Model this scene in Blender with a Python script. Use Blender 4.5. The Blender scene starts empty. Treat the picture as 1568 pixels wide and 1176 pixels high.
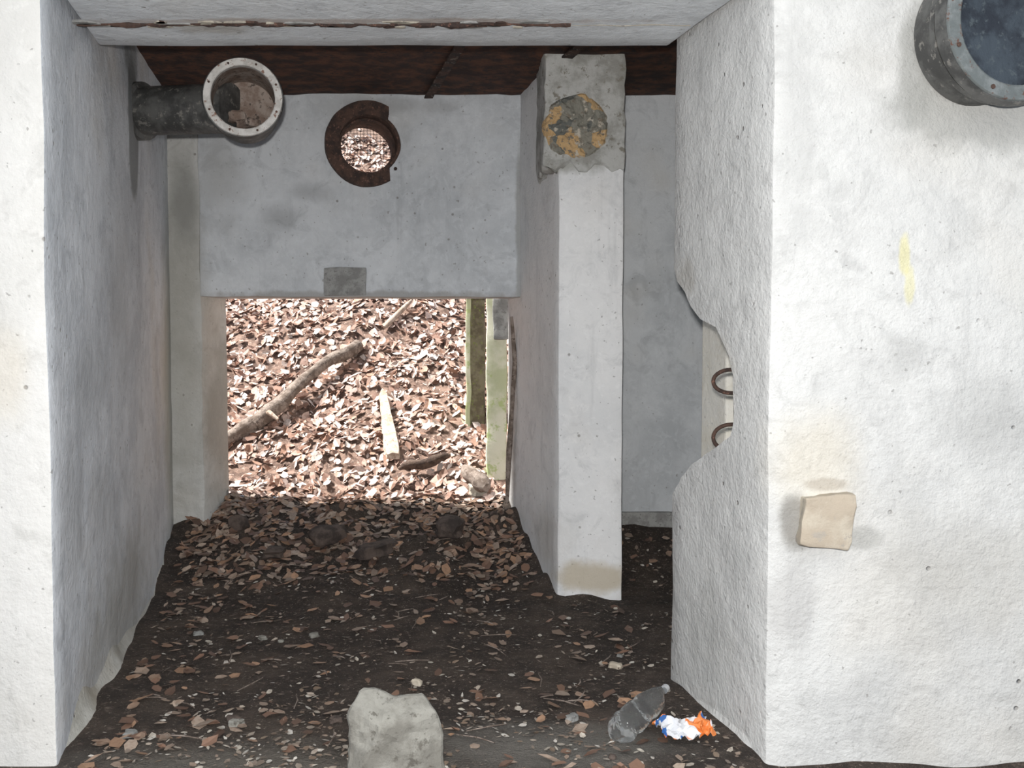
import bpy, bmesh, math, random
from mathutils import Vector, noise, Matrix
random.seed(7)
sc = bpy.context.scene
sc.view_settings.view_transform = 'Standard'

# ------------------------------------------------------------------ camera
F = 1555.0; PITCH = math.atan(80/1555)
CAM = Vector((0, 0, 1.5))
cd = bpy.data.cameras.new('camera'); cam = bpy.data.objects.new('camera', cd)
sc.collection.objects.link(cam); sc.camera = cam
cam.location = CAM; cam.rotation_euler = (math.pi/2-PITCH, 0, 0)
cd.sensor_width = 36; cd.lens = F/1568*36; cd.clip_start = .05

def ray(px, py):
    fw = Vector((0, math.cos(PITCH), -math.sin(PITCH))); up = Vector((0, math.sin(PITCH), math.cos(PITCH)))
    d = fw + Vector((1, 0, 0))*((px-784)/F) + up*((588-py)/F)
    return d/d.y
def at(px, py, y): return CAM + ray(px, py)*y

# ------------------------------------------------------------------ node helpers
def newmat(name):
    m = bpy.data.materials.new(name); m.use_nodes = True
    nt = m.node_tree
    return m, nt, nt.nodes['Principled BSDF']
def N(nt, t, **kw):
    n = nt.nodes.new(t)
    for k, v in kw.items(): setattr(n, k, v)
    return n
def coords(nt): return N(nt, 'ShaderNodeTexCoord').outputs['Object']
def vscale(nt, co, s):
    n = N(nt, 'ShaderNodeVectorMath', operation='MULTIPLY'); nt.links.new(co, n.inputs[0]); n.inputs[1].default_value = s
    return n.outputs[0]
def noi(nt, co, scale, detail=5, rough=.6, dist=0):
    n = N(nt, 'ShaderNodeTexNoise'); n.inputs['Scale'].default_value = scale
    n.inputs['Detail'].default_value = detail; n.inputs['Roughness'].default_value = rough
    n.inputs['Distortion'].default_value = dist
    nt.links.new(co, n.inputs['Vector']); return n.outputs['Fac']
def rng(nt, v, a, b, c=0, d=1, smooth=True):
    n = N(nt, 'ShaderNodeMapRange')
    if smooth: n.interpolation_type = 'SMOOTHSTEP'
    for i, x in zip(('From Min', 'From Max', 'To Min', 'To Max'), (a, b, c, d)): n.inputs[i].default_value = x
    nt.links.new(v, n.inputs['Value']); return n.outputs['Result']
def mth(nt, op, a, b):
    n = N(nt, 'ShaderNodeMath', operation=op)
    for i, x in enumerate((a, b)):
        if isinstance(x, (int, float)): n.inputs[i].default_value = x
        else: nt.links.new(x, n.inputs[i])
    return n.outputs[0]
def mix(nt, f, a, b):
    n = N(nt, 'ShaderNodeMix', data_type='RGBA')
    if isinstance(f, (int, float)): n.inputs[0].default_value = f
    else: nt.links.new(f, n.inputs[0])
    for i, x in ((6, a), (7, b)):
        if isinstance(x, tuple): n.inputs[i].default_value = (*x, 1)
        else: nt.links.new(x, n.inputs[i])
    return n.outputs[2]
def bump(nt, bs, h, strength, dist=.01):
    b = N(nt, 'ShaderNodeBump'); b.inputs['Strength'].default_value = strength; b.inputs['Distance'].default_value = dist
    nt.links.new(h, b.inputs['Height']); nt.links.new(b.outputs[0], bs.inputs['Normal'])
SN = {}
def stain(nt, co, col, c, r, color, s, hard=.45, nz=.7, nsc=6):
    key = (id(nt), nt.name, id(co), 4.3 if nsc < 5.5 else 8)
    if key not in SN: SN[key] = mth(nt, 'SUBTRACT', noi(nt, co, key[3], 5), .5)
    sub = N(nt, 'ShaderNodeVectorMath', operation='SUBTRACT'); nt.links.new(co, sub.inputs[0]); sub.inputs[1].default_value = c
    dv = N(nt, 'ShaderNodeVectorMath', operation='DIVIDE'); nt.links.new(sub.outputs[0], dv.inputs[0]); dv.inputs[1].default_value = r
    ln = N(nt, 'ShaderNodeVectorMath', operation='LENGTH'); nt.links.new(dv.outputs[0], ln.inputs[0])
    v = mth(nt, 'ADD', ln.outputs['Value'], mth(nt, 'MULTIPLY', SN[key], nz))
    return mix(nt, rng(nt, v, 1-hard, 1, s, 0), col, color)

def plaster(name, base, dark, stains=(), rough=.85, mott=.6, bs_=.6, streak=.4, ochre=.22):
    SN.clear()
    m, nt, bs = newmat(name); co = coords(nt)
    f1 = rng(nt, noi(nt, co, 1.6, 7, .68, .3), .40, .66, 0, mott)
    c = mix(nt, f1, base, dark)
    n6 = noi(nt, co, 6, 6, .7, 1.0)
    c = mix(nt, rng(nt, n6, .50, .68, 0, .45), c, tuple(x*.80 for x in dark))
    c = mix(nt, rng(nt, noi(nt, co, 15, 5, .7, .8), .52, .64, 0, .30), c, tuple(min(1, x*1.12) for x in base))
    st = noi(nt, vscale(nt, co, (5, 5, .55)), 1.6, 5, .65)
    c = mix(nt, rng(nt, st, .54, .74, 0, streak), c, tuple(x*.72 for x in dark))
    c = mix(nt, rng(nt, noi(nt, co, .9, 3), .54, .72, 0, ochre), c, (.60, .49, .33))
    c = mix(nt, rng(nt, noi(nt, co, 42, 2, .5), .69, .74, 0, .55), c, (.20, .19, .18))
    vo = N(nt, 'ShaderNodeTexVoronoi'); vo.inputs['Scale'].default_value = 11; nt.links.new(co, vo.inputs['Vector'])
    pit = mth(nt, 'MULTIPLY', rng(nt, vo.outputs['Distance'], .05, .11, 1, 0), rng(nt, noi(nt, co, 3.3, 2), .52, .60))
    c = mix(nt, mth(nt, 'MULTIPLY', pit, .7), c, (.22, .20, .18))
    for s in stains: c = stain(nt, co, c, *s)
    nt.links.new(c, bs.inputs['Base Color']); bs.inputs['Roughness'].default_value = rough
    h = mth(nt, 'ADD', noi(nt, co, 6, 5, .65), mth(nt, 'MULTIPLY', noi(nt, co, 55, 4, .65), .3))
    h = mth(nt, 'SUBTRACT', h, mth(nt, 'MULTIPLY', pit, .4))
    bump(nt, bs, h, bs_, .02)
    return m

def simple(name, a, b, scale=8, rough=.8, metal=0, bstr=.4, lo=.4, hi=.6, c3=None, bscale=None):
    m, nt, bs = newmat(name); co = coords(nt)
    c = mix(nt, rng(nt, noi(nt, co, scale, 6, .65), lo, hi), a, b)
    if c3: c = mix(nt, rng(nt, noi(nt, co, scale*2.7, 5, .7), .56, .64), c, c3)
    nt.links.new(c, bs.inputs['Base Color']); bs.inputs['Roughness'].default_value = rough; bs.inputs['Metallic'].default_value = metal
    bump(nt, bs, noi(nt, co, bscale or scale*3, 6, .7), bstr, .01)
    return m

# ------------------------------------------------------------------ mesh helpers
def obj(name, verts, faces, mat=None, smooth=False, parent=None):
    me = bpy.data.meshes.new(name); me.from_pydata([tuple(v) for v in verts], [], faces); me.update()
    o = bpy.data.objects.new(name, me); sc.collection.objects.link(o)
    if mat: me.materials.append(mat)
    if smooth: me.shade_smooth()
    if parent: o.parent = parent
    return o
def empty(name, loc=(0, 0, 0)):
    e = bpy.data.objects.new(name, None); sc.collection.objects.link(e); e.empty_display_size = .1; return e
def fixn(o):
    bm = bmesh.new(); bm.from_mesh(o.data); bmesh.ops.recalc_face_normals(bm, faces=bm.faces); bm.to_mesh(o.data); bm.free()
def prism(name, fp, z0, z1, mat=None, bev=0, parent=None):
    n = len(fp)
    v = [(x, y, z0) for x, y in fp]+[(x, y, z1) for x, y in fp]
    f = [tuple(range(n))[::-1], tuple(range(n, 2*n))]+[(i, (i+1) % n, (i+1) % n+n, i+n) for i in range(n)]
    o = obj(name, v, f, mat, parent=parent); fixn(o)
    if bev:
        bm = bmesh.new(); bm.from_mesh(o.data)
        bmesh.ops.bevel(bm, geom=list(bm.edges), offset=bev, segments=2, affect='EDGES', profile=.5)
        bm.to_mesh(o.data); bm.free()
    return o
def box(name, x0, x1, y0, y1, z0, z1, mat=None, bev=0, parent=None):
    return prism(name, [(x0, y0), (x1, y0), (x1, y1), (x0, y1)], z0, z1, mat, bev, parent)
def cut(o, cutter):
    m = o.modifiers.new('b', 'BOOLEAN'); m.operation = 'DIFFERENCE'; m.object = cutter; m.solver = 'EXACT'
    dg = bpy.context.evaluated_depsgraph_get(); dg.update()
    me = bpy.data.meshes.new_from_object(o.evaluated_get(dg)); o.modifiers.clear(); o.data = me
    bpy.data.objects.remove(cutter)
def roughen(o, step=.12, amp=.006, freq=3, fine=0, ff=14, ang=35):
    bm = bmesh.new(); bm.from_mesh(o.data)
    for ax in range(3):
        lo = min(v.co[ax] for v in bm.verts); hi = max(v.co[ax] for v in bm.verts)
        lo = max(lo, (-4, -1, -1)[ax]); hi = min(hi, (4, 8, 4)[ax])
        k = lo+step
        no = Vector((0, 0, 0)); no[ax] = 1
        while k < hi-step*.3:
            p = Vector((0, 0, 0)); p[ax] = k
            bmesh.ops.bisect_plane(bm, geom=bm.verts[:]+bm.edges[:]+bm.faces[:], plane_co=p, plane_no=no); k += step
    for v in bm.verts:
        v.co += noise.noise_vector(v.co*freq)*amp
        if fine: v.co += noise.noise_vector(v.co*ff)*fine
    bm.to_mesh(o.data); bm.free()
    o.data.shade_smooth(); o.data.set_sharp_from_angle(angle=math.radians(ang))
def tube(name, pts, radii, mat, seg=14, parent=None, nz=0, nf=8, cap=True):
    pts = [Vector(p) for p in pts]; V = []; Fc = []
    prev = None
    for i, p in enumerate(pts):
        t = (pts[min(i+1, len(pts)-1)]-pts[max(i-1, 0)]).normalized()
        if prev is None:
            a = t.cross(Vector((0, 0, 1)));  a = a if a.length > .05 else t.cross(Vector((1, 0, 0)))
        else: a = prev-t*prev.dot(t)
        a.normalize(); prev = a; b = t.cross(a)
        r = radii[i] if hasattr(radii, '__len__') else radii
        for k in range(seg):
            w = 2*math.pi*k/seg; q = p+(a*math.cos(w)+b*math.sin(w))*r
            if nz: q += noise.noise_vector(q*nf)*nz
            V.append(q)
    for i in range(len(pts)-1):
        for k in range(seg):
            Fc.append((i*seg+k, i*seg+(k+1) % seg, (i+1)*seg+(k+1) % seg, (i+1)*seg+k))
    if cap:
        Fc.append(tuple(range(seg))[::-1]); Fc.append(tuple((len(pts)-1)*seg+k for k in range(seg)))
    o = obj(name, V, Fc, mat, True, parent); fixn(o); o.data.set_sharp_from_angle(angle=math.radians(50)); return o
def lathe(name, c, axis, prof, mat, seg=48, parent=None, closed=True, nz=0):
    c = Vector(c); t = Vector(axis).normalized(); a = t.cross(Vector((0, 0, 1))).normalized(); b = t.cross(a)
    V = []; Fc = []; n = len(prof)
    for k in range(seg):
        w = 2*math.pi*k/seg; d = a*math.cos(w)+b*math.sin(w)
        for s, r in prof:
            q = c+t*s+d*r
            if nz: q += noise.noise_vector(q*12)*nz
            V.append(q)
    for k in range(seg):
        k2 = (k+1) % seg
        for i in range(n if closed else n-1):
            j = (i+1) % n; Fc.append((k*n+i, k*n+j, k2*n+j, k2*n+i))
    o = obj(name, V, Fc, mat, True, parent); fixn(o); o.data.set_sharp_from_angle(angle=math.radians(35)); return o
def rock(name, c, size, mat, seed=0, parent=None, cuts=3, amp=.25):
    bm = bmesh.new(); bmesh.ops.create_cube(bm, size=2)
    bmesh.ops.bevel(bm, geom=list(bm.edges), offset=.35, segments=1, affect='EDGES')
    bmesh.ops.subdivide_edges(bm, edges=bm.edges[:], cuts=cuts, use_grid_fill=True)
    for v in bm.verts:
        v.co += noise.noise_vector(v.co*.8+Vector((seed*3.1, seed, 0)))*amp*1.6+noise.noise_vector(v.co*3+Vector((seed, 0, 0)))*amp*.3
        v.co = Vector((v.co.x*size[0], v.co.y*size[1], v.co.z*size[2]))
    rz = Matrix.Rotation(seed*1.3, 3, 'Z')
    for v in bm.verts: v.co = rz@v.co+Vector(c)
    me = bpy.data.meshes.new(name); bm.to_mesh(me); bm.free(); me.materials.append(mat)
    me.shade_smooth(); me.set_sharp_from_angle(angle=math.radians(28))
    o = bpy.data.objects.new(name, me); sc.collection.objects.link(o)
    if parent: o.parent = parent
    return o

SK = Vector((-.22, 1, 0)).normalized()     # direction of the passage

# ------------------------------------------------------------------ ground height
def sstep(a, b, t):
    t = max(0, min(1, (t-a)/(b-a))); return t*t*(3-2*t)
def gh(x, y):
    h = .36*sstep(5.6, 7.3, y)+(.6*(y-7.1) if y > 7.1 else 0)
    h -= .09*(1-sstep(3.2, 3.62, y))*max(sstep(.7, .95, x), sstep(1.45, 1.6, -x))
    n = noise.noise(Vector((x*2.2, y*2.2, 0)))*.024+noise.noise(Vector((x*7, y*7, 3)))*.012
    n += abs(noise.noise(Vector((x*3.5, y*3.5, 8))))*.09*sstep(5.3, 5.9, y)*(1-sstep(6.7, 7.1, y))*(1-sstep(.4, .6, x))
    n *= 1+2.2*sstep(6, 8, y)
    h += noise.noise(Vector((x*.7, y*.7, 9)))*.15*sstep(7.5, 9, y)
    return h+n
def ghit(px, py):
    d = ray(px, py); y = 2.5
    while y < 25:
        p = CAM+d*y
        if p.z < gh(p.x, p.y): return p
        y += .01
    return p

# ------------------------------------------------------------------ materials
LST = [
    ((-1.97, 5.32, 2.55), (.3, .17, .42), (.24, .25, .25), .85, .25, .3, 8),
    ((-1.98, 5.30, 2.92), (.3, .25, .2), (.22, .22, .21), .7, .5, .6, 8),
    ((-2.2, 6.6, 1.2), (.3, .55, 1.5), (.38, .37, .31), .7, .7, .6, 4),
    ((-1.85, 4.9, .2), (.4, 1.5, .45), (.39, .385, .35), .65, .8, 1.0, 4),
    ((-1.72, 4.2, 1.3), (.2, .5, .3), (.45, .47, .49), .5, .8, 1.2, 4),
    ((-1.85, 4.9, 1.7), (.25, .5, .5), (.46, .47, .48), .5, .8, 1.4, 4),
    ((-1.75, 4.4, .7), (.25, .4, .35), (.44, .45, .46), .5, .8, 1.4, 4),
    ((-1.66, 3.8, .8), (.1, .35, .5), (.46, .47, .48), .45, .8, .8, 3)]
M_left = plaster('plaster_left', (.78, .81, .85), (.52, .55, .59), LST, mott=.75)
M_left_dimmed = plaster('plaster_left_flash_dimmed', (.72, .71, .685), (.62, .61, .58), [  # left plaster again, colour darkened to offset flash glare on the front face
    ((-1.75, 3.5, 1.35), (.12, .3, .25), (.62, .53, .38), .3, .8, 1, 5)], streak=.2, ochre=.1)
M_right = plaster('plaster_right', (.68, .68, .665), (.56, .56, .55), [
    ((1.05, 3.5, 1.05), (.24, .3, .26), (.66, .58, .43), .4, .8, .6, 5),
    ((.99, 3.5, .84), (.075, .2, .13), (.24, .23, .21), .8, .5, .8, 9),
    ((1.09, 3.5, .97), (.10, .2, .03), (.36, .31, .25), .55, .5, .9, 9),
    ((1.22, 3.5, .78), (.09, .2, .05), (.38, .38, .36), .6, .5, .9, 9),
    ((1.345, 3.5, 1.76), (.024, .2, .08), (.74, .68, .28), .55, .5, 1.1, 9),
    ((1.365, 3.5, 1.66), (.024, .2, .08), (.74, .68, .28), .45, .5, 1.1, 9),
    ((1.38, 3.5, 2.42), (.09, .2, .26), (.34, .34, .32), .7, .5, .9, 7),
    ((1.62, 3.5, 2.24), (.45, .2, .16), (.35, .35, .33), .65, .5, .9, 7),
    ((1.66, 3.5, 1.2), (.26, .2, .22), (.42, .42, .41), .5, .9, 1.5, 5),
    ((1.36, 3.5, 1.42), (.12, .2, .12), (.42, .42, .41), .45, .9, 1.5, 7),
    ((1.55, 3.5, .65), (.4, .3, .3), (.48, .47, .44), .45, .9, 1.5, 4),
    ((.97, 3.5, .55), (.12, .3, .22), (.46, .45, .44), .5, .6, 1.2, 6),
    ((.98, 3.5, 2.2), (.1, .3, .5), (.50, .50, .49), .4, .8, 1.4, 6),
    ((.8, 3.9, 1.3), (.1, .2, .25), (.62, .55, .43), .4, .8, .8, 6),
    ((.8, 4.0, .3), (.2, .4, .3), (.48, .48, .46), .45, .8, 1.0, 6),
    ((.8, 4.3, 1.72), (.2, .25, .12), (.32, .29, .24), .4, .5, 1, 9)], bs_=.9, mott=.85, ochre=.12)
BST = [
    ((-1.5, 6.6, 2.22), (.22, .4, .14), (.32, .33, .34), .6, .9, 1.3, 5),
    ((-1.28, 6.6, 2.40), (.22, .4, .10), (.34, .35, .36), .55, .9, 1.3, 5),
    ((-.75, 6.6, 2.95), (.5, .4, .08), (.36, .36, .36), .5, .8, 1.2, 6),
    ((-2.15, 6.6, 1.6), (.22, .4, 1.7), (.40, .385, .34), .6, .8, .8, 4),
    ((-2.12, 6.6, 2.35), (.14, .4, .40), (.25, .25, .23), .7, .8, .9, 5),
    ((-1.9, 6.6, 2.5), (.25, .4, .5), (.40, .40, .39), .6, .9, 1.1, 4),
    ((-1.0, 6.6, 1.73), (1.4, .4, .045), (.35, .34, .33), .7, .6, 1.6, 7),
    ((.05, 6.6, 2.2), (.035, .5, .8), (.32, .32, .31), .7, .6, 1.5, 12),
    ((-1.9, 6.9, .9), (.3, .4, .7), (.30, .28, .24), .6, .6, 1.2, 5)]
M_back = plaster('plaster_back', (.69, .715, .74), (.51, .535, .56), BST, mott=.9)
M_pier = plaster('plaster_pier', (.60, .60, .58), (.44, .435, .41), BST[3:5]+BST[-1:], mott=.9, ochre=.1)
M_pill = plaster('plaster_pillar', (.84, .84, .84), (.69, .70, .71), [
    ((.45, 5.66, .12), (.3, .3, .12), (.52, .44, .31), .75, .6, .9, 7),
    ((.25, 6.0, .3), (.2, .6, .3), (.42, .40, .36), .5, .8, 1.0, 5),
    ((.38, 5.66, 2.74), (.34, .30, .40), (.36, .36, .33), .92, .2, .5, 7),
    ((-.02, 6.9, .9), (.12, .35, .9), (.34, .32, .29), .6, .7, 1.3, 6)], ochre=.12)
M_collar = simple('collar_concrete', (.33, .325, .30), (.52, .52, .50), 7, .95, 0, .9, c3=(.25, .235, .20))
M_soff = plaster('plaster_soffit', (.76, .80, .83), (.60, .63, .66), [
    ((-.6, 4.0, 2.7), (1.3, .05, .1), (.42, .33, .27), .6, .6, 1.2, 9),
    ((-1.2, 4.1, 2.7), (.25, .1, .1), (.38, .35, .30), .6, .8, 1.2, 9)], ochre=.12)
M_rough = simple('broken_concrete', (.36, .33, .28), (.50, .46, .38), 14, .95, 0, .9, c3=(.22, .2, .18))
M_warm = plaster('plaster_warm', (.95, .93, .86), (.90, .85, .72))
M_conc = simple('grey_concrete', (.26, .26, .25), (.38, .38, .37), 14, .95, 0, .7, c3=(.20, .20, .19))
M_chunk = simple('chunk_concrete', (.21, .20, .175), (.33, .32, .285), 7, .95, 0, 1, c3=(.15, .14, .12))
M_rust = simple('rusty_steel', (.035, .016, .012), (.14, .056, .028), 9, .9, .1, .9, .38, .70, c3=(.03, .02, .018))
M_beam = simple('rusty_beam', (.03, .02, .018), (.08, .04, .028), 9, .85, .2, .9, c3=(.22, .18, .15))
M_rust2 = simple('rusty_flange', (.055, .038, .033), (.11, .065, .05), 16, .8, .3, .6, c3=(.22, .12, .09))
M_pipe = simple('pipe_iron', (.07, .07, .068), (.14, .14, .135), 9, .6, .4, .4, c3=(.25, .24, .22))
M_rim = simple('pipe_rim', (.50, .48, .45), (.68, .66, .63), 14, .7, .1, .5, c3=(.26, .15, .11))
M_rim2 = simple('pipe_rim_grey', (.17, .19, .19), (.26, .28, .28), 14, .6, .3, .3, c3=(.16, .09, .07))
M_inner = simple('pipe_inside', (.20, .14, .11), (.34, .28, .24), 12, .9, 0, .8, c3=(.08, .06, .05))
M_innerb = simple('pipe_inside_dark', (.025, .032, .045), (.055, .072, .092), 9, .8, 0, .5, c3=(.08, .10, .115))
M_brick = simple('beige_brick', (.47, .40, .315), (.57, .51, .415), 7, .9, 0, .7, c3=(.42, .375, .32))
M_bark = simple('bark', (.17, .13, .105), (.34, .28, .24), 18, .95, 0, 1, c3=(.10, .07, .055))
M_wood = simple('split_wood', (.40, .30, .23), (.58, .48, .40), 14, .9, 0, .8, c3=(.3, .2, .15))
M_mossy = simple('mossy_post', (.14, .12, .08), (.24, .22, .15), 12, .95, 0, .8, c3=(.22, .26, .08))
M_green = simple('algae_concrete', (.52, .56, .36), (.72, .72, .58), 3, .9, 0, .5, c3=(.46, .54, .26))
M_mulch = simple('leaf_mulch', (.10, .06, .045), (.26, .17, .13), 14, .9, 0, 1, c3=(.40, .30, .25))

M_foam, nt, bs = newmat('ochre_plug'); co = coords(nt)
dco = N(nt, 'ShaderNodeVectorMath', operation='ADD'); nt.links.new(co, dco.inputs[0])
nn = N(nt, 'ShaderNodeTexNoise'); nn.inputs['Scale'].default_value = 9; nt.links.new(co, nn.inputs['Vector'])
nt.links.new(vscale(nt, nn.outputs['Color'], (.12, .12, .12)), dco.inputs[1])
vor = N(nt, 'ShaderNodeTexVoronoi'); vor.inputs['Scale'].default_value = 12; nt.links.new(dco.outputs[0], vor.inputs['Vector'])
sep = N(nt, 'ShaderNodeSeparateColor'); nt.links.new(vor.outputs['Color'], sep.inputs[0])
c = mix(nt, rng(nt, sep.outputs[0], .50, .57), (.27, .26, .22), (.58, .39, .20))
c = mix(nt, rng(nt, sep.outputs[1], .78, .82), c, (.16, .165, .15))
c = mix(nt, rng(nt, noi(nt, co, 24), .57, .64), c, (.56, .51, .43))
c = mix(nt, rng(nt, noi(nt, co, 40), .57, .63), c, (.22, .19, .15))
nt.links.new(c, bs.inputs['Base Color']); bs.inputs['Roughness'].default_value = .95
bump(nt, bs, mth(nt, 'ADD', noi(nt, co, 25), sep.outputs[0]), 1, .02)

SN.clear()
M_soil, nt, bs = newmat('damp_soil'); co = coords(nt)
c = mix(nt, rng(nt, noi(nt, co, 3, 8, .7), .4, .65), (.042, .030, .024), (.100, .074, .057))
c = mix(nt, rng(nt, noi(nt, co, 22, 6, .75), .54, .66), c, (.16, .12, .098))
c = mix(nt, rng(nt, noi(nt, co, 70, 4, .65), .60, .67), c, (.30, .25, .20))
c = stain(nt, co, c, (.15, 3.6, 0), (.65, .35, .3), (.24, .225, .20), .8, .7, .9, 5)
c = stain(nt, co, c, (-1.0, 3.3, 0), (.9, .5, .3), (.22, .20, .17), .75, .7, .9, 5)
nt.links.new(c, bs.inputs['Base Color']); bs.inputs['Roughness'].default_value = .95
bump(nt, bs, mth(nt, 'ADD', noi(nt, co, 18, 6, .75), mth(nt, 'MULTIPLY', noi(nt, co, 90, 3), .4)), 1, .05)

M_leaf, nt, bs = newmat('dry_leaf')
at_ = N(nt, 'ShaderNodeVertexColor'); at_.layer_name = 'Col'; co = coords(nt)
c = mix(nt, rng(nt, noi(nt, co, 60, 3), .4, .7, 0, .4), at_.outputs['Color'], (.16, .09, .06))
nt.links.new(c, bs.inputs['Base Color']); bs.inputs['Roughness'].default_value = .5

# ------------------------------------------------------------------ room shell
ZT = 3.35
wl = prism('wall_left', [(-1.6, 3.5), (-2.31, 7.05), (-6, 7.05), (-6, 3.5)], -.3, ZT, M_left, .012); roughen(wl, .14, .008, 1.6, .0025)
wl.data.materials.append(M_left_dimmed)
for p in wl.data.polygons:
    if p.normal.y < -.8: p.material_index = 1  # faces towards the flash take the darkened plaster copy
JX = lambda y: .89-.2405*(y-3.5)
wr = prism('wall_right', [(.89, 3.5), (6, 3.5), (6, 4.34), (JX(4.34), 4.34)], -.3, ZT, M_right, .012)
wr.data.materials.append(M_rough)
bite = [(1024, 368), (1030, 385), (1034, 410), (1038, 432), (1050, 448), (1060, 470), (1074, 488), (1098, 501), (1107, 520), (1117, 545),
        (1124, 575), (1126, 610), (1125, 645), (1119, 668), (1100, 683), (1082, 694), (1060, 714), (1045, 733), (1034, 750), (1026, 775)]
pts = []
for px, py in bite:
    d = ray(px-1, py); y = (.89+.2405*3.5)/(d.x+.2405); pts.append((y, CAM.z+d.z*y))
pts = [(4.8, pts[0][1]+.05)]+pts+[(4.8, pts[-1][1]-.05)]
n = len(pts); V = []
for X in (-.1, 1.6):
    for (y, z) in pts: V.append((X, y+(noise.noise(Vector((y*9, z*9, X)))*.03 if X > 1 else 0), z))
co_ = obj('c', V, [tuple(range(n)), tuple(range(n, 2*n))]+[(i, (i+1) % n, (i+1) % n+n, i+n) for i in range(n)], M_rough); fixn(co_)
cut(wr, co_)
roughen(wr, .14, .006, 1.8, .0035, 12)
for p in wr.data.polygons:
    c3 = p.center
    if c3.x < 1.7 and 3.6 < c3.y < 4.33 and .8 < c3.z < 1.85 and abs(c3.x-JX(c3.y)) > .02: p.material_index = 1

li = prism('lintel', [(-1.56, 3.5), (.86, 3.5), (.66, 4.34), (-1.74, 4.34)], 2.7, ZT, M_soff, .012); roughen(li, .14, .005, 2.2, .002)
hd = prism('wall_back', [(-2.02, 6.6), (.10, 6.6), (.02, 7.0), (-2.02, 7.0)], 1.725, 3.3, M_back, .01)
vc = Vector((-.925, 6.6, 2.705))
cc = lathe('c', vc-SK*.3, SK, [(0, .205), (1, .205)], M_rust, 40, closed=False)
bm = bmesh.new(); bm.from_mesh(cc.data); bmesh.ops.holes_fill(bm, edges=bm.edges[:]); bmesh.ops.recalc_face_normals(bm, faces=bm.faces); bm.to_mesh(cc.data); bm.free()
cut(hd, cc); roughen(hd, .12, .007, 3, .004, 12)
pr = prism('wall_back_pier', [(-2.36, 6.615), (-2.02, 6.615), (-1.96, 7.0), (-2.36, 7.0)], -.2, 3.3, M_pier, .012); roughen(pr, .1, .010, 3, .007, 12)
wp = prism('wall_partition', [(.258, 5.66), (.62, 5.66), (.52, 6.64), (.46, 7.0), (-.03, 7.0), (.055, 6.6)], -.3, 3.05, M_pill, .012); roughen(wp, .12, .006, 3, .003, 12)
rr = prism('wall_rear', [(.44, 6.62), (5, 6.62), (5, 7.0), (.44, 7.0)], -.3, 3.3, M_back, .01); roughen(rr, .14, .008, 3)
b = box('baseboard_rear', .50, 2.2, 6.585, 6.63, .0, .32, M_conc, .008); roughen(b, .1, .008, 6)
sp = prism('wall_side_pier', [(1.055, 5.0), (1.7, 5.0), (1.7, 5.9), (.99, 5.3)], -.3, 3.3, M_warm, .012)
sr = prism('wall_side', [(1.75, 4.3), (2.1, 4.3), (2.1, 6.7), (1.75, 6.7)], -.3, 3.3, M_warm, .012)
ce = prism('ceiling', [(-3, 4.3), (2.2, 4.3), (2.2, 7.05), (-3, 7.05)], 3.02, 3.12, M_rust)
roughen(ce, .1, .008, 5, .006, 15)
bmx = empty('ceiling_beams')
for i, px in enumerate((655, 806)):
    p = at(px, 140, 6.55); a = Vector((p.x, 6.6)); b = Vector((p.x+.5, 4.35))
    for k, (w, z0, z1) in enumerate(((.028, 2.995, 3.005), (.006, 3.0, 3.05))):
        q = prism('flange_%d_%d' % (i, k), [(a.x-w, a.y), (a.x+w, a.y), (b.x+w, b.y), (b.x-w, b.y)], z0, z1, M_beam, parent=bmx)
        roughen(q, .08, .006, 9, .004, 25)
cf = box('ceiling_front', -6, 6, -2.5, 7.1, 3.36, 3.5, M_soff)

def skirt(name, a, b, w, h, side, mat):
    a = Vector((*a, 0)); b = Vector((*b, 0)); t = (b-a).normalized(); nrm = Vector((t.y, -t.x, 0))*side
    V = []; Fc = []; n = 40; M = 7
    for i in range(n+1):
        p = a.lerp(b, i/n); k = (1+noise.noise(p*3)*.5)*(1-.5*i/n)*sstep(-.06, .12, i/n)
        z0 = gh(p.x, p.y)
        V.append(p-nrm*.05+Vector((0, 0, h*k+z0)))
        for m_ in range(M):
            u = m_/(M-1); V.append(p+nrm*(-.012+(w*k+.012)*u**1.8)+Vector((0, 0, z0-.04+(h*k+.04)*(1-u)**1.8)))
        V.append(p-nrm*.05+Vector((0, 0, z0-.06)))
    K = M+2
    for i in range(n):
        for k in range(K): Fc.append((i*K+k, i*K+(k+1) % K, (i+1)*K+(k+1) % K, (i+1)*K+k))
    Fc += [tuple(range(K)), tuple(n*K+k for k in range(K))[::-1]]
    o = obj(name, V, Fc, mat, True); fixn(o); o.data.set_sharp_from_angle(angle=math.radians(60)); return o
M_skl = plaster('plaster_skirting', (.56, .56, .53), (.40, .39, .35), mott=1, streak=.3)
skirt('baseboard_left', (-1.622, 3.54), (-2.14, 6.15), .12, .24, 1, M_skl)
skirt('baseboard_right', (.876, 3.56), (JX(4.33), 4.33), .08, .14, -1, M_right)

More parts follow.
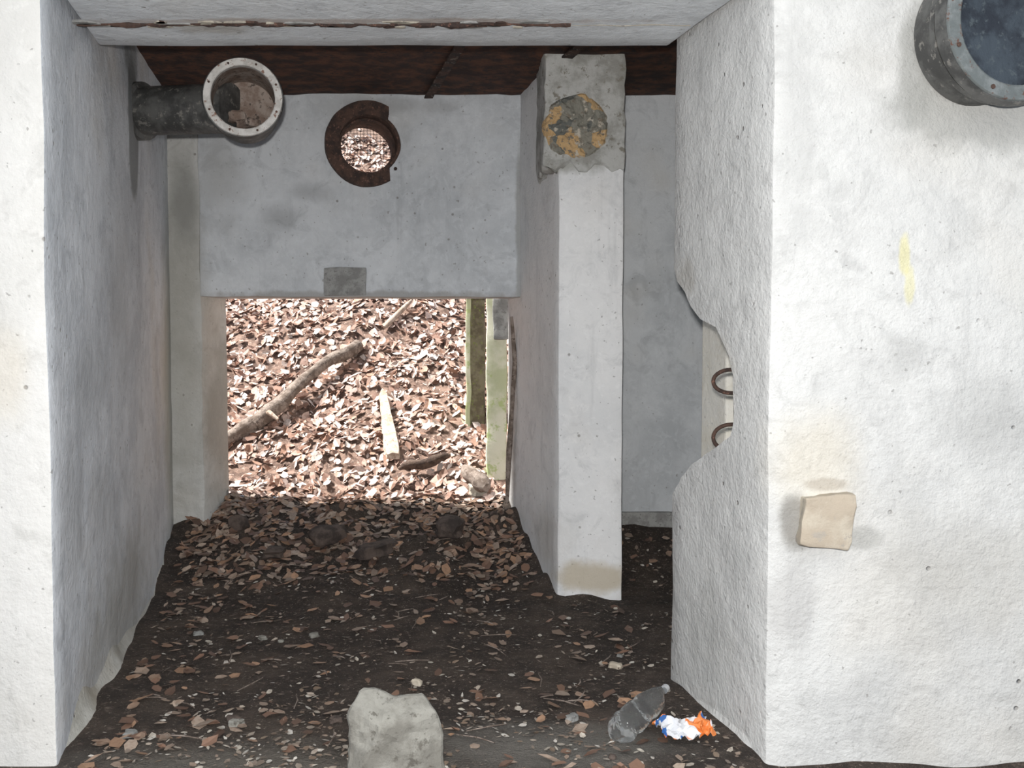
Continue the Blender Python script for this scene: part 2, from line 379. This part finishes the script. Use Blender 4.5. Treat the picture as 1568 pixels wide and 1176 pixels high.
ck = empty('soffit_crack')
P = []; R = []
for i in range(120):
    t = i/119; x = -1.70+t*1.93
    P.append((x, 4.03+noise.noise(Vector((x*5, 0, 0)))*.014, 2.699)); R.append(.006+.020*abs(noise.noise(Vector((x*7, 3, 1)))))
tube('rusty_bar', P, R, M_rust2, 8, ck, .005, 40)
for i in range(40):
    x = -1.67+random.random()*1.85; y = 4.03+random.uniform(-.04, .04); w = random.uniform(.02, .09); h = random.uniform(.006, .022)
    k = 9; V = [(x+math.cos(a*6.283/k)*w*random.uniform(.5, 1), y+math.sin(a*6.283/k)*h*random.uniform(.5, 1), z) for z in (2.705, 2.6945) for a in range(k)]
    obj('spall_%d' % i, V, [tuple(range(k)), tuple(range(k, 2*k))]+[(a, (a+1) % k, (a+1) % k+k, a+k) for a in range(k)], (M_rough, M_conc, M_rust2)[i % 3], parent=ck)
P = []
for i in range(30):
    x = .2+i/29*.50; P.append((x, 4.05+noise.noise(Vector((x*8, 0, 0)))*.02, 2.701))
tube('hairline', P, .003, M_rough, 6, ck)

# pillar collar
pc = empty('pillar_collar')
b = prism('collar_block', [(.175, 5.648), (.624, 5.648), (.60, 5.9), (.145, 6.1)], 2.40, 3.03, M_collar, .012, pc)
roughen(b, .045, .010, 5, .010, 15)
for v in b.data.vertices:
    if v.co.z < 2.47: v.co.z += .09*noise.noise(Vector((v.co.x*14, v.co.y*12, 1)))
dc = at(883, 192, 5.62)
V = [(dc.x, 5.622, dc.z)]; Fc = []; seg = 44; rings = 9
for r_ in range(1, rings+1):
    for k in range(seg):
        w = 2*math.pi*k/seg; rr_ = .184*r_/rings*(1+.09*noise.noise(Vector((math.cos(w)*2.5, math.sin(w)*2.5, 5))))
        yv = 5.632+noise.noise(Vector((math.cos(w)*r_*.8, math.sin(w)*r_*.8, 2)))*.022
        if r_ == rings: yv = 5.66
        V.append((dc.x+math.cos(w)*rr_, yv, dc.z+math.sin(w)*rr_))
Fc += [(0, 1+k, 1+(k+1) % seg) for k in range(seg)]
for r_ in range(rings-1):
    for k in range(seg):
        a = 1+r_*seg; Fc.append((a+k, a+seg+k, a+seg+(k+1) % seg, a+(k+1) % seg))
o = obj('plugged_hole', V, Fc, M_foam, False, pc); fixn(o)

pb = box('concrete_patch', -1.218, -.942, 6.588, 6.62, 1.733, 1.915, M_conc, .006); roughen(pb, .05, .006, 9)

# ------------------------------------------------------------------ round vent in back wall
vt = empty('round_vent')
lathe('flange_ring', vc, SK, [(-.03, .185), (-.03, .272), (.01, .278), (.01, .20), (.43, .20), (.43, .185)], M_rust2, 56, vt, nz=.003)
a = SK.cross(Vector((0, 0, 1))).normalized()
for k in range(6):
    w = k*math.pi/3+.3; p = vc+(a*math.cos(w)+Vector((0, 0, 1))*math.sin(w))*.232
    tube('bolt_%d' % k, [p-SK*.045, p-SK*.02], .012, M_rust2, 6, vt)
lathe('inner_ring', vc+SK*.10, SK, [(0, .168), (0, .19), (.03, .19), (.03, .168)], M_rust2, 48, vt)
gm = []; gf = []
gc = vc+SK*.36
mesh_r = .188; stp = .022; hw = .0015
k = -mesh_r+stp/2
while k < mesh_r:
    L = math.sqrt(mesh_r**2-k*k)
    for ud in (0, 1):
        A, B = (a, Vector((0, 0, 1))) if ud else (Vector((0, 0, 1)), a)
        n0 = len(gm)
        # the lower half of the grille is torn out
        lo = -L if ud else max(-L, -.02+.05*noise.noise(Vector((k*20, 1, 1))))
        if ud and k < -.02: continue
        if lo < L: gm += [gc+A*lo+B*(k-hw), gc+A*L+B*(k-hw), gc+A*L+B*(k+hw), gc+A*lo+B*(k+hw)]; gf.append((n0, n0+1, n0+2, n0+3))
    k += stp
obj('wire_mesh', gm, gf, M_rust2, parent=vt)

# ------------------------------------------------------------------ pipes
def make_pipe(name, c, R, length, rimmat, inmat, nb=8, capd=None):
    e = empty(name); c = Vector(c); capd = capd or length
    lathe('body', c, SK, [(.02, R*.80), (.02, R*.86), (length, R*.86), (length, R*.80)], M_pipe, 56, e)
    lathe('flange', c, SK, [(.0, R*.82), (.0, R*.98), (.012, R), (.045, R), (.055, R*.97), (.06, R*.85), (.06, R*.82)], M_pipe, 64, e)
    lathe('rim', c, SK, [(-.006, R*.78), (-.01, R*.80), (-.01, R*.955), (-.004, R*.965), (.03, R*.965), (.03, R*.78)], rimmat, 64, e, nz=.0015)
    lathe('groove', c, SK, [(.075, R*.86), (.075, R*.93), (.1, R*.93), (.1, R*.86)], M_pipe, 56, e)
    lathe('lining', c, SK, [(.0, R*.785), (capd*.5, R*.775), (capd, R*.77)], inmat, 56, e, closed=False, nz=.003)
    a = SK.cross(Vector((0, 0, 1))).normalized()
    for k in range(nb):
        w = k*2*math.pi/nb+.4; p = c+(a*math.cos(w)+Vector((0, 0, 1))*math.sin(w))*R*.88
        tube('bolt_%d' % k, [p-SK*.013, p+SK*.01], .006*R/.2, M_rust2, 8, e)
    V = [c+SK*(capd+.01)]; sg = 32
    for rn, (rr_, dd) in enumerate(((.35, .01), (.65, .005), (.86, 0))):
        for k in range(sg):
            w = k*2*math.pi/sg; V.append(c+SK*(capd+dd)+(a*math.cos(w)+Vector((0, 0, 1))*math.sin(w))*R*rr_*.93)
    Fc = [(0, 1+k, 1+(k+1) % sg) for k in range(sg)]
    for rn in range(2):
        for k in range(sg): q = 1+rn*sg; Fc.append((q+k, q+sg+k, q+sg+(k+1) % sg, q+(k+1) % sg))
    obj('back_cap', V, Fc, inmat, True, e)
    return e
c1 = at(372, 149, 5.0)
e1 = make_pipe('elbow_pipe', c1, .194, .32, M_rim, M_inner)
ax = c1+SK*.24
q = Vector((-1.98, 5.42, 2.66))
P = [q+(ax+Vector((-.02, 0, 0))-q)*t for t in (-.05, .0, .05, .3, .6, .8, .92)]
tube('side_arm', P, [.125]*7, M_pipe, 32, e1)
d = (ax-q).normalized()
lathe('arm_collar', q, d, [(.0, .12), (.0, .15), (.05, .15), (.06, .12)], M_pipe, 40, e1)
rock('rubble_1', c1+SK*.15+Vector((.02, 0, -.10)), (.06, .05, .025), M_inner, 2, e1)
rock('rubble_2', c1+SK*.22+Vector((-.04, 0, -.05)), (.04, .03, .03), M_inner, 5, e1)
e2 = make_pipe('wall_pipe', at(1556, 32, 3.30), .262, .21, M_rim2, M_innerb, 8, .10)

bk = empty('embedded_brick')
b = box('brick', .985, 1.165, 3.42, 3.56, .775, .945, M_brick, .006, bk)
for v in b.data.vertices:
    if v.co.z < .80 and v.co.x > 1.1: v.co += Vector((-.016, 0, -.016))
    if v.co.x < 1.0 and v.co.z > .9: v.co += Vector((.014, 0, -.008))
roughen(b, .03, .012, 9, .007, 30, 22)
rb = empty('rebar_hooks')
for i, (py0, py1) in enumerate(((566, 602), (650, 690))):
    P = []
    for k in range(15):
        w = math.pi*.5+k/14*math.pi*1.0
        px = 1120+math.cos(w)*28; py = (py0+py1)/2-math.sin(w)*(py1-py0)/2
        P.append(at(px, py, 4.05))
    P = [P[0]+Vector((.10, 0, 0))]+P+([P[-1]+Vector((.10, 0, 0))] if i == 0 else [])
    tube('hook_%d' % i, P, .008, M_rust2, 8, rb)

# ------------------------------------------------------------------ ground
def grid(name, x0, x1, y0, y1, st, mat):
    nx = int((x1-x0)/st)+1; ny = int((y1-y0)/st)+1
    V = [(x0+(x1-x0)*i/(nx-1), y0+(y1-y0)*j/(ny-1)) for j in range(ny) for i in range(nx)]
    V = [(x, y, gh(x, y)) for x, y in V]
    Fc = [(j*nx+i, j*nx+i+1, (j+1)*nx+i+1, (j+1)*nx+i) for j in range(ny-1) for i in range(nx-1)]
    return obj(name, V, Fc, mat, True)
grid('floor', -6, 6, -2.5, 7.0, .05, M_soil)
grid('forest_slope', -9, 9, 7.0, 22, .12, M_mulch)

# ------------------------------------------------------------------ leaves
def leaves(name, pts, smin, smax, pal, tilt=.5, lift=.012, curl=(-.1, .4)):
    V = []; Fc = []; C = []
    shape = [(-1, 0), (-.5, .5), (.25, .58), (.95, .05), (.3, -.55), (-.45, -.5)]
    for (x, y) in pts:
        z = gh(x, y); e = .05
        nrm = Vector((gh(x-e, y)-gh(x+e, y), gh(x, y-e)-gh(x, y+e), 2*e)).normalized()
        nrm = (nrm+Vector((random.gauss(0, 1), random.gauss(0, 1), 0))*tilt*.5).normalized()
        t = nrm.cross(Vector((random.gauss(0, 1), random.gauss(0, 1), .01))).normalized(); b = nrm.cross(t)
        s = random.uniform(smin, smax); cu = random.uniform(*curl); wf = random.uniform(.55, 1.3)
        c = Vector((x, y, z+lift*random.uniform(.3, 1.6)))
        n0 = len(V); V.append(c-nrm*s*cu*.3)
        for (u, v) in shape:
            j = random.uniform(.65, 1.25)
            V.append(c+t*u*s*j+b*v*s*wf*j+nrm*s*cu*(abs(v)*1.1+abs(u)*.35)*random.uniform(.2, 1.5))
        col = random.choice(pal); kk = random.uniform(.7, 1.3); col = tuple(min(1, q*kk) for q in col)
        for k in range(6): Fc.append((n0, n0+1+k, n0+1+(k+1) % 6)); C.append(col)
    o = obj(name, V, Fc, M_leaf)
    ca = o.data.color_attributes.new('Col', 'FLOAT_COLOR', 'CORNER')
    buf = []
    for col in C: buf += [*col, 1]*3
    ca.data.foreach_set('color', buf)
    return o
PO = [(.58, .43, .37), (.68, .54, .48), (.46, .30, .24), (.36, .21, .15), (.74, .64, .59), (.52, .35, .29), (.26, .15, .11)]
pts = [(random.uniform(-4.2, 2), random.uniform(6.95, 13)) for _ in range(18000)]
pts += [(random.uniform(-8, 8), random.uniform(7.1, 20)) for _ in range(9000)]
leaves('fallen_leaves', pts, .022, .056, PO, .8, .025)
def inside(x, y, m=.1):
    if x < -1.6-.203*(y-3.5)+m: return False
    if y < 4.4 and x > JX(y)-.06: return False
    if y > 5.58 and x > .26-.22*(y-5.66)-.05 and x < .68: return False
    if y > 6.55 and x > .05: return False
    return True
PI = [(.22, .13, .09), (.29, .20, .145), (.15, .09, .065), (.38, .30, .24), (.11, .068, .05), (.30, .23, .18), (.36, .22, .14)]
pts = []
while len(pts) < 2300:
    x = random.uniform(-2.2, 1.6); y = random.uniform(3.0, 7.0)
    dens = .045+.9*sstep(5.5, 6.8, y)+.12*(1-sstep(-1.8, -1.0, x))+.04*(1-sstep(3.4, 4.2, y))
    dens *= .5+1.4*max(0, noise.noise(Vector((x*2, y*2, 7)))+.35)
    if x > .6: dens *= .12
    if random.random() > dens or not inside(x, y): continue
    pts.append((x, y))
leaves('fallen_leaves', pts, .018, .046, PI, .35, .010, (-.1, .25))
pts = []
while len(pts) < 2400:
    x = random.uniform(-2.0, 1.0); y = random.uniform(3.0, 6.4)
    if random.random() > .30+.70*(1-sstep(3.5, 4.4, y)) or not inside(x, y): continue
    if noise.noise(Vector((x*3, y*3, 2))) < random.uniform(-.4, .3): continue
    pts.append((x, y))
leaves('mortar_chips', pts, .005, .020, [(.46, .42, .36), (.34, .29, .24), (.26, .21, .17), (.56, .53, .48), (.2, .15, .11), (.3, .23, .18)], .4, .008, (-.1, .2))

# ------------------------------------------------------------------ logs, planks, stones
def onground(px, py, lift): p = ghit(px, py); return Vector((p.x, p.y, gh(p.x, p.y)+lift))
a = onground(388, 664, .06); b = onground(547, 545, .08)
lg = empty('fallen_log')
n = 26
P = [a.lerp(b, i/(n-1)) for i in range(n)]
P = [Vector((p.x+.02*math.sin(i*.3), p.y, p.z+.05*math.sin(i/(n-1)*3.14)+.006*math.sin(i*.8))) for i, p in enumerate(P)]
for p in P: p.z = max(p.z, gh(p.x, p.y)+.04)
tube('trunk', P, [.056+.008*math.sin(i*.33+.6)-.010*(i/n) for i in range(n)], M_bark, 16, lg, .014, 9)
q0 = onground(332, 692, .05); P2 = [q0.lerp(P[1], t) for t in (0, .2, .4, .6, .8, 1)]
tube('root_end', P2, [.04, .045, .05, .06, .062, .05], M_bark, 14, lg, .02, 9)
tube('stub', [P[2], P[2]+Vector((.05, -.03, .03)), P[2]+Vector((.12, -.06, -.02))], [.03, .022, .012], M_wood, 10, lg, .004)
a = onground(586, 612, .06); b = onground(602, 712, .06)
s_ = Vector((1, 0, 0))
V = []; n = 14
for i in range(n):
    p = a.lerp(b, i/(n-1)); w = .032+.030*(i/(n-1))+noise.noise(p*9)*.008; h = .022
    if i == 0: w *= .4
    if i == n-1: w *= .75
    for u, v in ((-1, -1), (-.9, .7), (-.1, 1.1), (.85, .8), (1, -1)):
        V.append(p+s_*u*w+Vector((0, 0, v*h+noise.noise(p*20+Vector((u, v, 0)))*.008)))
Fc = [(i*5+k, i*5+(k+1) % 5, (i+1)*5+(k+1) % 5, (i+1)*5+k) for i in range(n-1) for k in range(5)]+[(4, 3, 2, 1, 0), tuple((n-1)*5+k for k in range(5))]
o = obj('split_plank', V, Fc, M_wood); fixn(o)
M_dbark = simple('wet_bark', (.05, .03, .022), (.12, .08, .06), 18, .9, 0, 1)
a = onground(610, 736, .08); b = onground(690, 718, .09)
tube('broken_branch', [a.lerp(b, i/9)+Vector((0, 0, .012*math.sin(i))) for i in range(10)], [.014, .028, .034, .036, .038, .036, .042, .034, .028, .012], M_dbark, 10, None, .008, 14)
a = onground(588, 512, .06); b = onground(630, 474, .08)
tube('broken_branch', [a.lerp(b, i/9) for i in range(10)], [.016, .024, .026, .026, .025, .024, .025, .022, .02, .012], M_wood, 10, None, .006, 14)
a = onground(710, 732, .07); b = onground(746, 768, .09)
tube('tree_stump_piece', [a.lerp(b, i/7) for i in range(8)], [.03, .05, .06, .055, .06, .065, .055, .03], M_bark, 12, None, .014, 12)
def stone(px, py, s, mat, seed, name='stone'):
    p = ghit(px, py); return rock(name, (p.x, p.y, gh(p.x, p.y)+s[2]*.5), s, mat, seed)
M_dstone = simple('dark_stone', (.05, .038, .033), (.12, .09, .075), 12, .9, 0, .8)
stone(505, 828, (.13, .09, .06), M_dstone, 3); stone(690, 815, (.11, .08, .06), M_dstone, 6); stone(580, 845, (.16, .08, .04), M_dstone, 8)
stone(365, 808, (.06, .05, .05), M_dstone, 1); stone(420, 850, (.09, .06, .03), M_dstone, 11)
stone(732, 758, (.05, .06, .05), M_rough, 4)
stone(942, 1022, (.030, .022, .014), M_brick, 2, 'brick_fragment'); stone(304, 972, (.024, .018, .012), M_conc, 5, 'brick_fragment')
stone(638, 1050, (.020, .014, .018), M_brick, 7, 'brick_fragment')
for i in range(14):
    px = random.uniform(150, 1060); py = random.uniform(900, 1165)
    p = ghit(px, py)
    if inside(p.x, p.y, .2): s = random.uniform(.012, .03); rock('stone', (p.x, p.y, gh(p.x, p.y)+s*.3), (s, s*.8, s*.5), (M_chunk, M_dstone, M_conc)[i % 3], i)
tw = empty('twigs')
i = 0
while i < 46:
    x = random.uniform(-1.7, .6); y = random.uniform(3.6, 6.5)
    if not inside(x, y, .25) or (y < 4.5 and x > .4) or (y > 5.3 and x > 0): continue
    w = random.uniform(0, 3.14); L = random.uniform(.05, .18); c = Vector((x, y, gh(x, y)+.015)); dd = Vector((math.cos(w), math.sin(w), random.uniform(-.05, .08)))
    tube('twig_%d' % i, [c-dd*L/2, c+Vector((.01, 0, .004)), c+dd*L/2], [.002, .003, .0015], M_bark, 6, tw); i += 1

# concrete chunk in the foreground
ch = Vector((-.405, 3.5, .085))
bm = bmesh.new()
prof = [(-.165, -.16), (-.172, -.04), (-.160, .09), (-.125, .165), (-.07, .160), (-.01, .140), (.05, .145), (.095, .150), (.125, .10), (.155, .0), (.16, -.16)]
fr = [bm.verts.new((x, -.12+.022*math.sin(i*2.1), z)) for i, (x, z) in enumerate(prof)]
bk_ = [bm.verts.new((x*.80+.02, .15+.03*math.sin(i*1.7), z*.86-.01)) for i, (x, z) in enumerate(prof)]
n = len(prof)
fc = bm.verts.new((-.05, -.185, .04)); bc = bm.verts.new((0, .18, 0))
for i in range(n):
    j = (i+1) % n; bm.faces.new((fr[i], bk_[i], bk_[j], fr[j])); bm.faces.new((fr[i], fr[j], fc)); bm.faces.new((bk_[j], bk_[i], bc))
bmesh.ops.recalc_face_normals(bm, faces=bm.faces)
bmesh.ops.bevel(bm, geom=list(bm.edges), offset=.006, segments=1, affect='EDGES')
me = bpy.data.meshes.new('concrete_chunk'); bm.to_mesh(me); bm.free(); me.materials.append(M_chunk)
o = bpy.data.objects.new('concrete_chunk', me); sc.collection.objects.link(o)
me.transform(Matrix.Translation(ch)@Matrix.Rotation(.12, 4, 'Z')@Matrix.Rotation(-.30, 4, 'X'))
roughen(o, .02, .012, 8, .008, 26, 12)

# outside posts
po = empty('algae_post')
b = box('shaft', *sorted((at(745, 500, 7.3).x, at(776, 500, 7.3).x)), 7.22, 7.36, .1, 2.3, M_green, .015, po); roughen(b, .08, .012, 5, .004)
b = box('bracket', at(756, 500, 7.2).x, at(780, 500, 7.2).x, 7.05, 7.22, 1.45, 1.75, M_conc, .01, po); roughen(b, .05, .01, 6)
po = empty('mossy_post')
b = box('shaft', at(720, 500, 7.85).x, at(742, 500, 7.85).x, 7.78, 7.95, .5, 2.4, M_mossy, .01, po); roughen(b, .06, .014, 6, .006)
b = box('moss_edge', at(714, 500, 7.82).x, at(721, 500, 7.82).x, 7.76, 7.9, .5, 2.4, M_green, .006, po); roughen(b, .06, .01, 6, .004)
tube('reveal_root', [(-.03, 6.75, .35), (-.02, 6.8, .7), (-.0, 6.7, 1.0), (.02, 6.72, 1.3), (.0, 6.75, 1.6)], [.012, .02, .014, .016, .01], M_bark, 8, None, .008)

# ------------------------------------------------------------------ litter
M_pet, nt, bs = newmat('clear_plastic')
bs.inputs['Base Color'].default_value = (.86, .88, .88, 1); bs.inputs['Roughness'].default_value = .12
bs.inputs['Transmission Weight'].default_value = .95; bs.inputs['IOR'].default_value = 1.15
co = coords(nt); bump(nt, bs, noi(nt, co, 30, 2), .6, .01)
M_cap = simple('bottle_cap', (.4, .42, .45), (.5, .5, .5), 5, .5)
bt = empty('plastic_bottle')
A = Vector((.385, 3.60, .055)); B = Vector((.60, 3.92, .10)); dx = (B-A).normalized(); L = (B-A).length
prof = [(0, .010), (.004, .038), (.015, .052), (.05, .055), (.07, .048), (.09, .055), (.15, .054), (.17, .046), (.19, .054), (.24, .052), (.28, .038), (.31, .016), (.325, .014), (.34, .014)]
k = L/.34
o = lathe('body', A, dx, [(s*k, r) for s, r in prof], M_pet, 32, bt, closed=False)
for v in o.data.vertices: v.co += noise.noise_vector(v.co*16)*.014
tube('cap', [B-dx*.012, B+dx*.012], .016, M_cap, 16, bt)
M_wrap, nt, bs = newmat('wrapper_foil'); co = coords(nt)
c = mix(nt, rng(nt, noi(nt, co, 9, 1), .49, .51), (.70, .71, .74), (.80, .24, .06))
c = mix(nt, rng(nt, noi(nt, co, 11, 1, .5, 1), .60, .62), c, (.04, .14, .40))
nt.links.new(c, bs.inputs['Base Color']); bs.inputs['Roughness'].default_value = .35
V = []; n = 22
for j in range(n):
    for i in range(n):
        u = i/(n-1); v = j/(n-1); x = .555+u*.19-.03*v; y = 3.60+v*.15+.03*u
        z = gh(x, y)+.03+.035*abs(noise.noise(Vector((u*5, v*4, 1))))+.03*noise.noise(Vector((u*11, v*9, 4)))+.02*math.sin(v*3.1)
        V.append((x+noise.noise(Vector((u*4, v*4, 8)))*.04, y+noise.noise(Vector((u*5, v*5, 3)))*.03, z))
o = obj('snack_wrapper', V, [(j*n+i, j*n+i+1, (j+1)*n+i+1, (j+1)*n+i) for j in range(n-1) for i in range(n-1)], M_wrap)

# ------------------------------------------------------------------ lights
w = bpy.data.worlds.new('world'); sc.world = w; w.use_nodes = True
bg = w.node_tree.nodes['Background']; bg.inputs[0].default_value = (.69, .83, 1, 1); bg.inputs[1].default_value = .60
def light(name, typ, loc, energy, col, **kw):
    l = bpy.data.lights.new(name, typ); l.energy = energy; l.color = col
    for k_, v_ in kw.items(): setattr(l, k_, v_)
    o = bpy.data.objects.new(name, l); sc.collection.objects.link(o); o.location = loc; return o
light('camera_flash', 'POINT', (-.03, -.06, 1.60), 560, (1, .975, .945), shadow_soft_size=.03)
s = light('sun', 'SUN', (0, 0, 8), 12.5, (1, .965, .91), angle=.16)
s.rotation_euler = Vector((.50, -.06, -.85)).to_track_quat('-Z', 'Y').to_euler()
